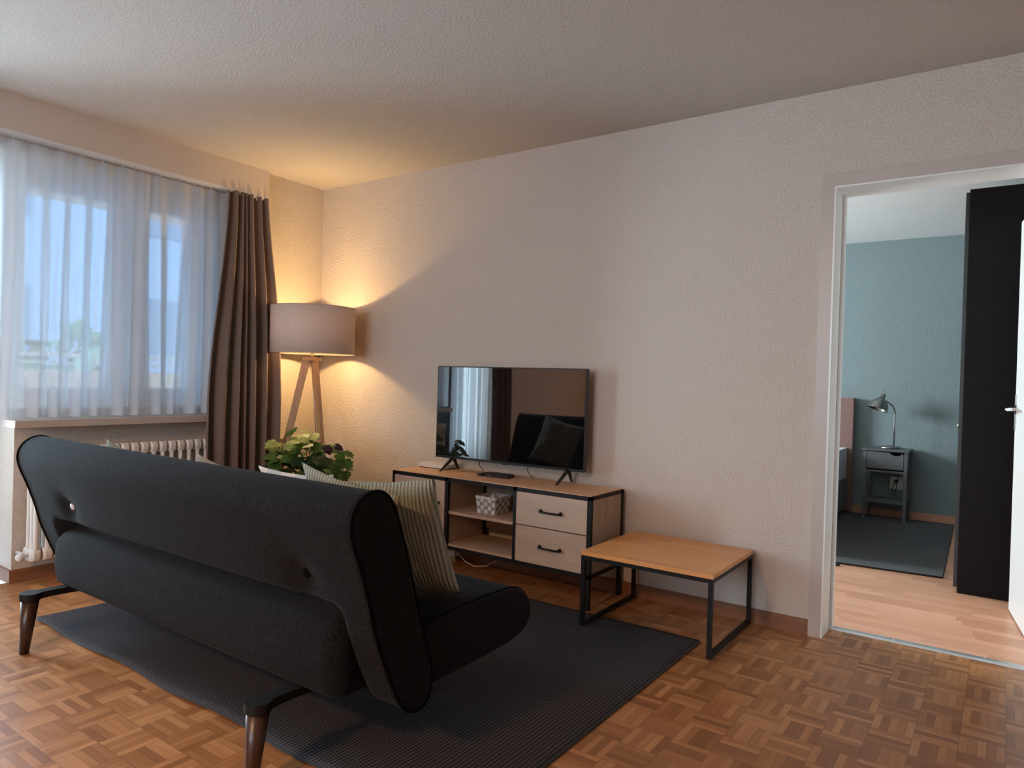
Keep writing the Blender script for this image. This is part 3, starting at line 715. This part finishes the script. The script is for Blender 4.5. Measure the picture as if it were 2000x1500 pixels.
# woven basket
bk = thing('basket', 'small white woven strap basket on the middle shelf of the television stand', 'basket', (1.79, -.2, .3665))
mb = MB(); cx0, cx1, cy0, cy1 = 1.722, 1.842, -.285, -.165
def bw(side, a, z):  # returns point on wall: a in 0..1 along, z in 0..1 up
    fl = .008*z
    if side == 0: return Vector((cx0-fl+(cx1-cx0+2*fl)*a, cy0-fl, .3665+z*.085)), Vector((0,-1,0))
    if side == 1: return Vector((cx1+fl, cy0-fl+(cy1-cy0+2*fl)*a, .3665+z*.085)), Vector((1,0,0))
    if side == 2: return Vector((cx1+fl-(cx1-cx0+2*fl)*a, cy1+fl, .3665+z*.085)), Vector((0,1,0))
    return Vector((cx0-fl, cy1+fl-(cy1-cy0+2*fl)*a, .3665+z*.085)), Vector((-1,0,0))
def strip(P0, n0, P1, n1, Q0, Q1, off0, off1, mi=0):
    vs = []
    for P_, n__, o_ in ((P0, n0, off0), (P1, n0, off1), (Q1, n0, off1), (Q0, n0, off0)): vs.append(mb.b.verts.new(P_+n__*o_))
    for P_, n__, o_ in ((P0, n0, off0), (P1, n0, off1), (Q1, n0, off1), (Q0, n0, off0)): vs.append(mb.b.verts.new(P_+n__*(o_-.0015)))
    for f in ((0,1,2,3),(4,7,6,5),(0,4,5,1),(1,5,6,2),(2,6,7,3),(3,7,4,0)): mb.b.faces.new([vs[i] for i in f]).material_index = mi
nc = 5; nr = 4
for sd in range(4):
    for i in range(nc):
        for j in range(nr):
            a0, a1 = (i+.06)/nc, (i+.94)/nc; z0_, z1_ = j/nr, (j+1)/nr; hi = .0036 if (i+j) % 2 == 0 else .0004
            p, n_ = bw(sd, a0, z0_); q, _ = bw(sd, a0, z1_); p2, _ = bw(sd, a1, z0_); q2, _ = bw(sd, a1, z1_)
            strip(p, n_, q, n_, p2, q2, hi, hi)
            b0, b1 = (j+.08)/nr, (j+.92)/nr; hi2 = .0006 if (i+j) % 2 == 0 else .0024
            p, n_ = bw(sd, i/nc, b0); q, _ = bw(sd, (i+1)/nc, b0); p2, _ = bw(sd, i/nc, b1); q2, _ = bw(sd, (i+1)/nc, b1)
            strip(p, n_, q, n_, p2, q2, hi2, hi2, 1)
mb.box(cx0, cy0, .3667, cx1, cy1, .369)
mb.build('woven_body', [MT['strap_white'], MT['strap_grey']], bk)
mb = MB()
for sd in range(4):
    for i in range(4):
        a0, a1 = (i+.05)/4, (i+.95)/4
        p, n_ = bw(sd, a0, .93); q, _ = bw(sd, a1, .93); p2, _ = bw(sd, a0, 1.12); q2, _ = bw(sd, a1, 1.12); strip(p, n_, q, n_, p2, q2, .005, .005)
mb.build('rim', MT['white_plastic'], bk)

# power strip and adapter below the stand
ps = thing('power_strip', 'white power strip on the floor below the television stand', 'power strip', (1.31, -.12, 0))
MB().box(1.12, -.155, .001, 1.42, -.10, .042).build('strip_body', MT['white_plastic'], ps, bevel=.004)
mb = MB()
for k in range(4): mb.cyl((1.17+k*.055, -.127, .0425), (1.17+k*.055, -.127, .0435), .018, n=20)
mb.build('socket', MT['cream'], ps)
MB().box(1.395, -.15, .0435, 1.45, -.105, .085).build('plug', MT['white_plastic'], ps, bevel=.005)
MB().tube([(1.45, -.13, .065), (1.49, -.14, .055), (1.54, -.15, .03), (1.60, -.14, .012), (1.66, -.11, .02), (1.70, -.06, .05), (1.72, -.02, .12)], .0035, 8).build('lead', MT['white_plastic'], ps)

# ------------------------------------------------------------------ side table (slightly turned)
tr_ = thing('side_table', 'low oak-topped side table on black square steel runners beside the stand', 'table', (0, 0, 0))
ORG[tr_.name] = Vector((0,0,0))
w_, dp, ht, q = .603, .555, .335, .018
mb = MB()
for x in (0, w_-q):
    mb.box(x, 0, 0, x+q, q, ht-.012).box(x, dp-q, 0, x+q, dp, ht-.012).box(x, q, 0, x+q, dp-q, q).box(x, q, ht-.03, x+q, dp-q, ht-.012)
for y in (0, dp-q): mb.box(q, y, ht-.03, w_-q, y+q, ht-.012)
fr_ = mb.build('steel_frame', MT['black_metal'], tr_, bevel=.0015, local=True)
MB().box(-.001, -.001, ht-.0118, w_+.001, dp+.001, ht+.006).build('tabletop', MT['table_top'], tr_, bevel=.0025, local=True)
tr_.location = (2.566, -.606, .0085); tr_.rotation_euler = (0, 0, D(0.3))

# ------------------------------------------------------------------ floor lamp
LX, LY = .33, -.33
lp = thing('floor_lamp', 'lit floor lamp with a beige drum shade on an oak tripod in the corner', 'floor lamp', (LX, LY, 0))
zs0, zs1, rs_ = 1.243, 1.548, .272
mb = MB(); mb.skin([mb.ring((LX, LY, z), (0,0,1), rs_, 72) for z in (zs0, (zs0+zs1)/2, zs1)], caps=False)
sh = mb.build('lamp_shade', MT['shade'], lp); solid(sh, .002)
for z in (zs0, zs1): MB().tube([(LX+rs_*math.cos(a*PI/36), LY+rs_*math.sin(a*PI/36), z) for a in range(73)], .0025, 6).build('shade_rim', MT['cream'], sh)
mb = MB()
for a in (0, 2*PI/3, 4*PI/3): mb.tube([(LX+.02*math.cos(a), LY+.02*math.sin(a), zs0+.03), (LX+rs_*math.cos(a), LY+rs_*math.sin(a), zs0+.012)], .002, 6)
mb.cyl((LX, LY, 1.215), (LX, LY, 1.30), .009, n=12).cyl((LX, LY, 1.27), (LX, LY, 1.335), .018, n=16)
mb.build('lamp_holder', MT['grey_metal'], lp)
MB().lathe([(.014, 0), (.018, .02), (.030, .05), (.030, .075), (.018, .098), (.003, .105)], (LX, LY, 1.335), n=24).build('bulb', MT['bulb'], lp)
MB().cyl((LX, LY, 1.195), (LX, LY, 1.217), .058, .062, n=36).build('tripod_head', MT['lamp_wood'], lp, bevel=.003)
rv = Vector((math.cos(yaw), math.sin(yaw), 0)); fv_ = Vector((-math.sin(yaw), math.cos(yaw), 0))
for az in (188, 314, 84):
    a = D(az); dr_ = rv*math.cos(a)+fv_*math.sin(a); sd_ = Vector((-dr_.y, dr_.x, 0))
    top = Vector((LX, LY, 1.20))+dr_*.038; bot = Vector((LX, LY, 0))+dr_*.285
    mb = MB(); rr = []
    for c, w in ((top, .024), (bot, .018)):
        rr.append([mb.b.verts.new(c+sd_*.013*s1+dr_*w*s2) for s1, s2 in ((-1,-1),(1,-1),(1,1),(-1,1))])
    mb.skin(rr, smooth=False).build('leg', MT['lamp_wood'], lp, bevel=.003)
MB().tube([(LX-.01, LY+.02, 1.21), (LX-.012, LY+.03, 1.1), (LX+.0, LY+.02, .95), (LX+.02, LY+.03, .80), (LX+.03, LY+.05, .55), (LX+.05, LY+.08, .1), (LX+.08, LY+.15, .006), (LX+.1, LY+.28, .006)], .003, 8).build('cord', MT['white_plastic'], lp)
l = bpy.data.lights.new('floor_lamp_light', 'POINT'); l.energy = 155; l.color = (1, .675, .31); l.shadow_soft_size = .035
lo = bpy.data.objects.new('floor_lamp_light', l); C.objects.link(lo); lo.location = (LX, LY, 1.40)

# ------------------------------------------------------------------ potted plant behind the sofa
PX, PY = .76, -.72; QX = .825
pp = thing('potted_plant', 'leafy green houseplant in front of the tripod lamp, behind the sofa', 'potted plant', (QX, PY, .009))
MB().lathe([(.085, .0), (.10, .01), (.105, .30), (.125, .44), (.118, .445), (.10, .42), (.09, .40)], (QX, PY, .009), n=36).build('pot', MT['pot'], pp)
MB().lathe([(.10, .0), (.10, .012)], (QX, PY, .412), n=24).build('soil', MT['soil'], pp)
def leaf(mb, c, n_, tip, s_):
    n_ = Vector(n_).normalized(); t_ = Vector(tip); t_ = (t_-n_*t_.dot(n_)).normalized(); b_ = n_.cross(t_)
    out = [(-.05,0),(-.22,.20),(-.12,.46),(.10,.42),(.22,.60),(.42,.40),(.62,.46),(.72,.20),(1.0,0)]
    out = out + [(x, -y) for x, y in out[-2:0:-1]]
    cv = mb.b.verts.new(c+t_*s_*.3-n_*s_*.05)
    vs = [mb.b.verts.new(c+t_*(x*s_)+b_*(y*s_)-n_*(s_*.22*(x-.3)**2 + s_*.10*abs(y))) for x, y in out]
    for i in range(len(vs)):
        mb.b.faces.new((cv, vs[i], vs[(i+1) % len(vs)])).smooth = True
def px2(px, py, yo=0):   # position on the foliage's own vertical section
    return Vector((PX+(px-600)*.0046, PY+yo, .772-(py-842)*.0030))
stems = MB(); LV = {k: MB() for k in ('leaf', 'leaf_light', 'leaf_dark', 'leaf_purple')}
base = Vector((QX, PY, .42))
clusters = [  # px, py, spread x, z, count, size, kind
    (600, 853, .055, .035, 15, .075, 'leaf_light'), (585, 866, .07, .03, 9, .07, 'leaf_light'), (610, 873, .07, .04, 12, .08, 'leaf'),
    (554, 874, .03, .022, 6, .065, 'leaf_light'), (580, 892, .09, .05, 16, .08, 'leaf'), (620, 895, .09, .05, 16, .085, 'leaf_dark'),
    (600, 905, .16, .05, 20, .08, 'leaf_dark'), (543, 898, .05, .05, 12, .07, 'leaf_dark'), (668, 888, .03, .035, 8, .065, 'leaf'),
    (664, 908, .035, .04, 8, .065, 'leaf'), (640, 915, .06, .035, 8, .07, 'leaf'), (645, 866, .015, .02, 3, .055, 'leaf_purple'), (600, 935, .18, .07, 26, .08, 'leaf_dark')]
cv_ = Vector((4.1161, -3.3864, 1.4))
for (a, b_, sx, sz, n_, s_, kd) in clusters:
    c0 = px2(a, b_)
    stems.tube([base+Vector((random.uniform(-.04,.04), random.uniform(-.04,.04), 0)), base.lerp(c0, .5)+Vector((0, 0, .04)), c0], [.004, .003, .002], 6)
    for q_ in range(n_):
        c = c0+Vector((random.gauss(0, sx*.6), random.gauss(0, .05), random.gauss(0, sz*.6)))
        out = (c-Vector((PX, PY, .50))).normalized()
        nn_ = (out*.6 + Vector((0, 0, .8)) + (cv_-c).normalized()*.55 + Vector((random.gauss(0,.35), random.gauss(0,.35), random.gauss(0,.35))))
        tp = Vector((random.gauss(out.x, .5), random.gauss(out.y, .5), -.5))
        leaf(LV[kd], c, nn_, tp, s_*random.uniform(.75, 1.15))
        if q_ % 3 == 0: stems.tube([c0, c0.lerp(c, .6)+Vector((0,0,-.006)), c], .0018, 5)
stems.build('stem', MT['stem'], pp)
for k, lab in (('leaf', None), ('leaf_light', 'bright yellow-green leaves'), ('leaf_dark', None), ('leaf_purple', 'dark purple leaves')):
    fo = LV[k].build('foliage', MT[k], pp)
    if lab: fo['label'] = lab

# ------------------------------------------------------------------ bedroom
dl = Vector((4.262, .185, 0)); de = Vector((4.150, 1.055, 0)); dd = (de-dl).normalized(); dn = Vector((-dd.y, dd.x, 0))   # dn points to -x side
if dn.x > 0: dn = -dn
dr = thing('door_1', 'white bedroom door standing open into the bedroom', 'door', dl, kind='structure')
def obox(mb, a0, a1, n0, n1, z0, z1):
    v = [mb.b.verts.new(dl+dd*a+dn*n_+Vector((0,0,z))) for z in (z0, z1) for a, n_ in ((a0,n0),(a1,n0),(a1,n1),(a0,n1))]
    for f in ((0,3,2,1),(4,5,6,7),(0,1,5,4),(1,2,6,5),(2,3,7,6),(3,0,4,7)): mb.b.faces.new([v[i] for i in f])
    return mb
W_ = (de-dl).length
obox(MB(), 0, W_, -.04, 0, .008, 1.995).build('door_leaf', MT['white_paint'], dr, bevel=.002)
obox(MB(), W_-.045, W_-.004, 0, .004, .93, 1.11).build('lock_plate', MT['alu'], dr, bevel=.001)
hp = dl+dd*(W_-.06)+Vector((0, 0, 1.035))
MB().cyl(hp, hp+dn*.008, .024, n=24).tube([hp, hp+dn*.035, hp+dn*.048-dd*.006, hp+dn*.052-dd*.03, hp+dn*.054-dd*.115], [.009, .009, .009, .0085, .007], 10).build('door_handle', MT['chrome'], dr)
wr = thing('wardrobe', 'tall black-brown wardrobe at the right wall of the bedroom', 'wardrobe', (4.2, 2.2, 0))
MB().box(3.915, 1.243, .0, 4.54, 3.30, 2.238).build('wardrobe_body', MT['wardrobe'], wr, bevel=.002)
for k in range(4):
    a = 1.256+k*.512; wd = MB().box(3.896, a, .03, 3.9145, a+.506, 2.225).build('wardrobe_door', MT['wardrobe_d'], wr, bevel=.001)
    MB().lathe([(.006, 0), (.006, .012), (.013, .016), (.012, .026), (.002, .028)], (3.896, a+(.46 if k % 2 == 0 else .04), .91), n=16, ax=(-1,0,0)).build('knob', MT['chrome'], wd)
r2_ = thing('bedroom_rug', 'dark slate rug on the bedroom floor', 'rug', (3.0, 2.5, 0))
def bl(u, v):
    A, B_, C_, D_ = Vector((2.30, 1.40)), Vector((3.825, 1.537)), Vector((3.776, 3.55)), Vector((2.25, 3.50))
    p = A.lerp(B_, u).lerp(D_.lerp(C_, u), v); return p
mb = MB(); n = 20; rows = [[mb.b.verts.new((*bl(i/n, j/n), .009)) for i in range(n+1)] for j in range(n+1)]
for j in range(n):
    for i in range(n): mb.b.faces.new((rows[j][i], rows[j][i+1], rows[j+1][i+1], rows[j+1][i]))
ring_ = [bl(i/n, 0) for i in range(n)]+[bl(1, i/n) for i in range(n)]+[bl(1-i/n, 1) for i in range(n)]+[bl(0, 1-i/n) for i in range(n+1)]
o = mb.build('rug_pile', MT['rug2'], r2_); solid(o, .008, -1)
MB().tube([(*p, .0062) for p in ring_], .0058, 6).build('rug_binding', MT['rug_edge'], r2_)
tag(MB().lathe([(.018, 0), (.022, .004), (.018, .012), (.006, .018)], (3.262, 1.43, 0.0), n=18).tube([(3.262, 1.43, .009), (3.23, 1.44, .008), (3.19, 1.45, .008)], .004, 6).build('door_stopper', MT['black_plastic'], None, loc=(3.262, 1.43, 0)), 'small black door stopper on the laminate by the rug edge', 'door stopper')

bd = thing('bed', 'bed with dusty rose headboard and pale sheet, mostly behind the door frame', 'bed', (2.1, 2.6, 0))
MB().box(1.32, 3.555, .02, 2.985, 3.65, 1.035).build('headboard', MT['headboard'], bd, bevel=.02, seg=3)
MB().box(1.36, 1.62, .05, 2.955, 3.55, .315).build('bed_base', MT['bed_base'], bd, bevel=.02, seg=3)
MB().box(1.37, 1.63, .318, 2.945, 3.548, .585).build('mattress', MT['mattress'], bd, bevel=.05, seg=4)
for x in (1.42, 2.88):
    for y in (1.70, 3.48): MB().cyl((x, y, .0095 if x > 2.3 else 0), (x, y, .052), .025).build('leg', MT['leg_wood'], bd)

nt = thing('nightstand', 'dark grey nightstand with one drawer beside the bed', 'nightstand', (3.27, 3.45, 0))
nx0, nx1, ny0, ny1, nz = 3.108, 3.452, 3.315, 3.625, .612
lw_ = .034; zf = .0095
for x in (nx0, nx1-lw_):
    for y in (ny0, ny1-lw_): MB().box(x+.004, y+.004, zf, x+lw_-.004, y+lw_-.004, nz-.016).build('leg', MT['nightstand'], nt, bevel=.002)
MB().box(nx0-.006, ny0-.008, nz-.016, nx1+.006, ny1+.004, nz).build('top', MT['nightstand'], nt, bevel=.003)
for x in (nx0+.010, nx1-.022): MB().box(x, ny0+.03, .42, x+.012, ny1-.03, nz-.016).build('side_panel', MT['nightstand'], nt)
MB().box(nx0+lw_-.002, ny1-.02, .42, nx1-lw_+.002, ny1-.012, nz-.016).build('back_panel', MT['nightstand'], nt)
poly = [(nx0+lw_, .445), (nx1-lw_, .445), (nx1-lw_, .572)] 
cxh = nx1-lw_-.055
poly += [(cxh+.045*math.cos(a*PI/10), .590-.024*math.sin(a*PI/10)-.004) for a in range(0, 11)]
poly += [(nx0+lw_, .590)]
MB().prism(poly, ny0+.004, ny0+.020, 'y').build('drawer', MT['nightstand'], nt)
MB().box(nx0+lw_-.004, ny0+.004, .415, nx1-lw_+.004, ny0+.024, .432).box(nx0+lw_-.01, ny0+.02, .415, nx1-lw_+.01, ny1-.02, .425).build('drawer_rail', MT['nightstand'], nt)
MB().box(nx0+lw_-.012, ny0+.006, .155, nx1-lw_+.012, ny1-.01, .172).build('shelf', MT['nightstand'], nt, bevel=.002)

bx_, by_ = 3.325, 3.47
bl_ = thing('bedside_lamp', 'grey metal dome desk lamp on the nightstand', 'table lamp', (bx_, by_, nz))
MB().lathe([(.082, 0), (.084, .004), (.084, .014), (.078, .019), (.002, .020)], (bx_-.03, by_, nz), n=40).build('base', MT['grey_metal'], bl_)
ptop = Vector((bx_, by_, .93))
MB().tube([(bx_, by_, nz+.018), (bx_, by_, .80), (bx_, by_, .93), (bx_-.004, by_, .955), (bx_-.02, by_-.004, .985), (bx_-.06, by_-.012, 1.015), (bx_-.088, by_-.018, 1.035)], .0065, 10).build('stem', MT['grey_metal'], bl_)
hx = Vector((bx_-.095, by_-.02, 1.052)); axh = Vector((-.32, -.25, -1)).normalized()
mb = MB(); mb.lathe([(.016, -.030), (.020, -.020), (.020, .006), (.030, .012), (.050, .028), (.066, .052), (.076, .082), (.080, .108), (.083, .112), (.0815, .112), (.077, .106), (.072, .08), (.060, .05), (.03, .018)], hx, ax=axh, n=40, caps=False)
mb.build('lamp_head', MT['grey_metal'], bl_)
MB().tube([hx-axh*.03+Vector((.014*math.cos(a*PI/8)-.0, 0, .014*math.sin(a*PI/8)+.012)) for a in range(17)], .003, 6).build('hanging_ring', MT['grey_metal'], bl_)
MB().lathe([(.014, .01), (.026, .04), (.028, .06), (.01, .08)], hx, ax=axh, n=20).build('bulb', MT['white_plastic'], bl_)
rc = thing('power_socket', 'white wall socket behind the nightstand', 'socket', (3.40, 3.655, .30))
MB().box(3.285, 3.650, .245, 3.385, 3.6595, .350).build('cover_plate', MT['white_paint'], rc, bevel=.002)
tag(MB().box(3.318, 3.628, .300, 3.348, 3.6495, .328).tube([(3.333, 3.630, .312), (3.325, 3.60, .29), (3.305, 3.60, .25), (3.305, 3.60, .21), (3.325, 3.60, .185), (3.340, 3.60, .25), (3.345, 3.605, .33), (3.38, 3.637, .45), (3.39, 3.64, .58), (3.37, 3.60, .618), (3.35, 3.52, .616)], .003, 6).build('lamp_cord', MT['black_plastic'], None, loc=(3.37, 3.63, .3)), 'black lamp cord and plug in the socket behind the nightstand', 'cord')
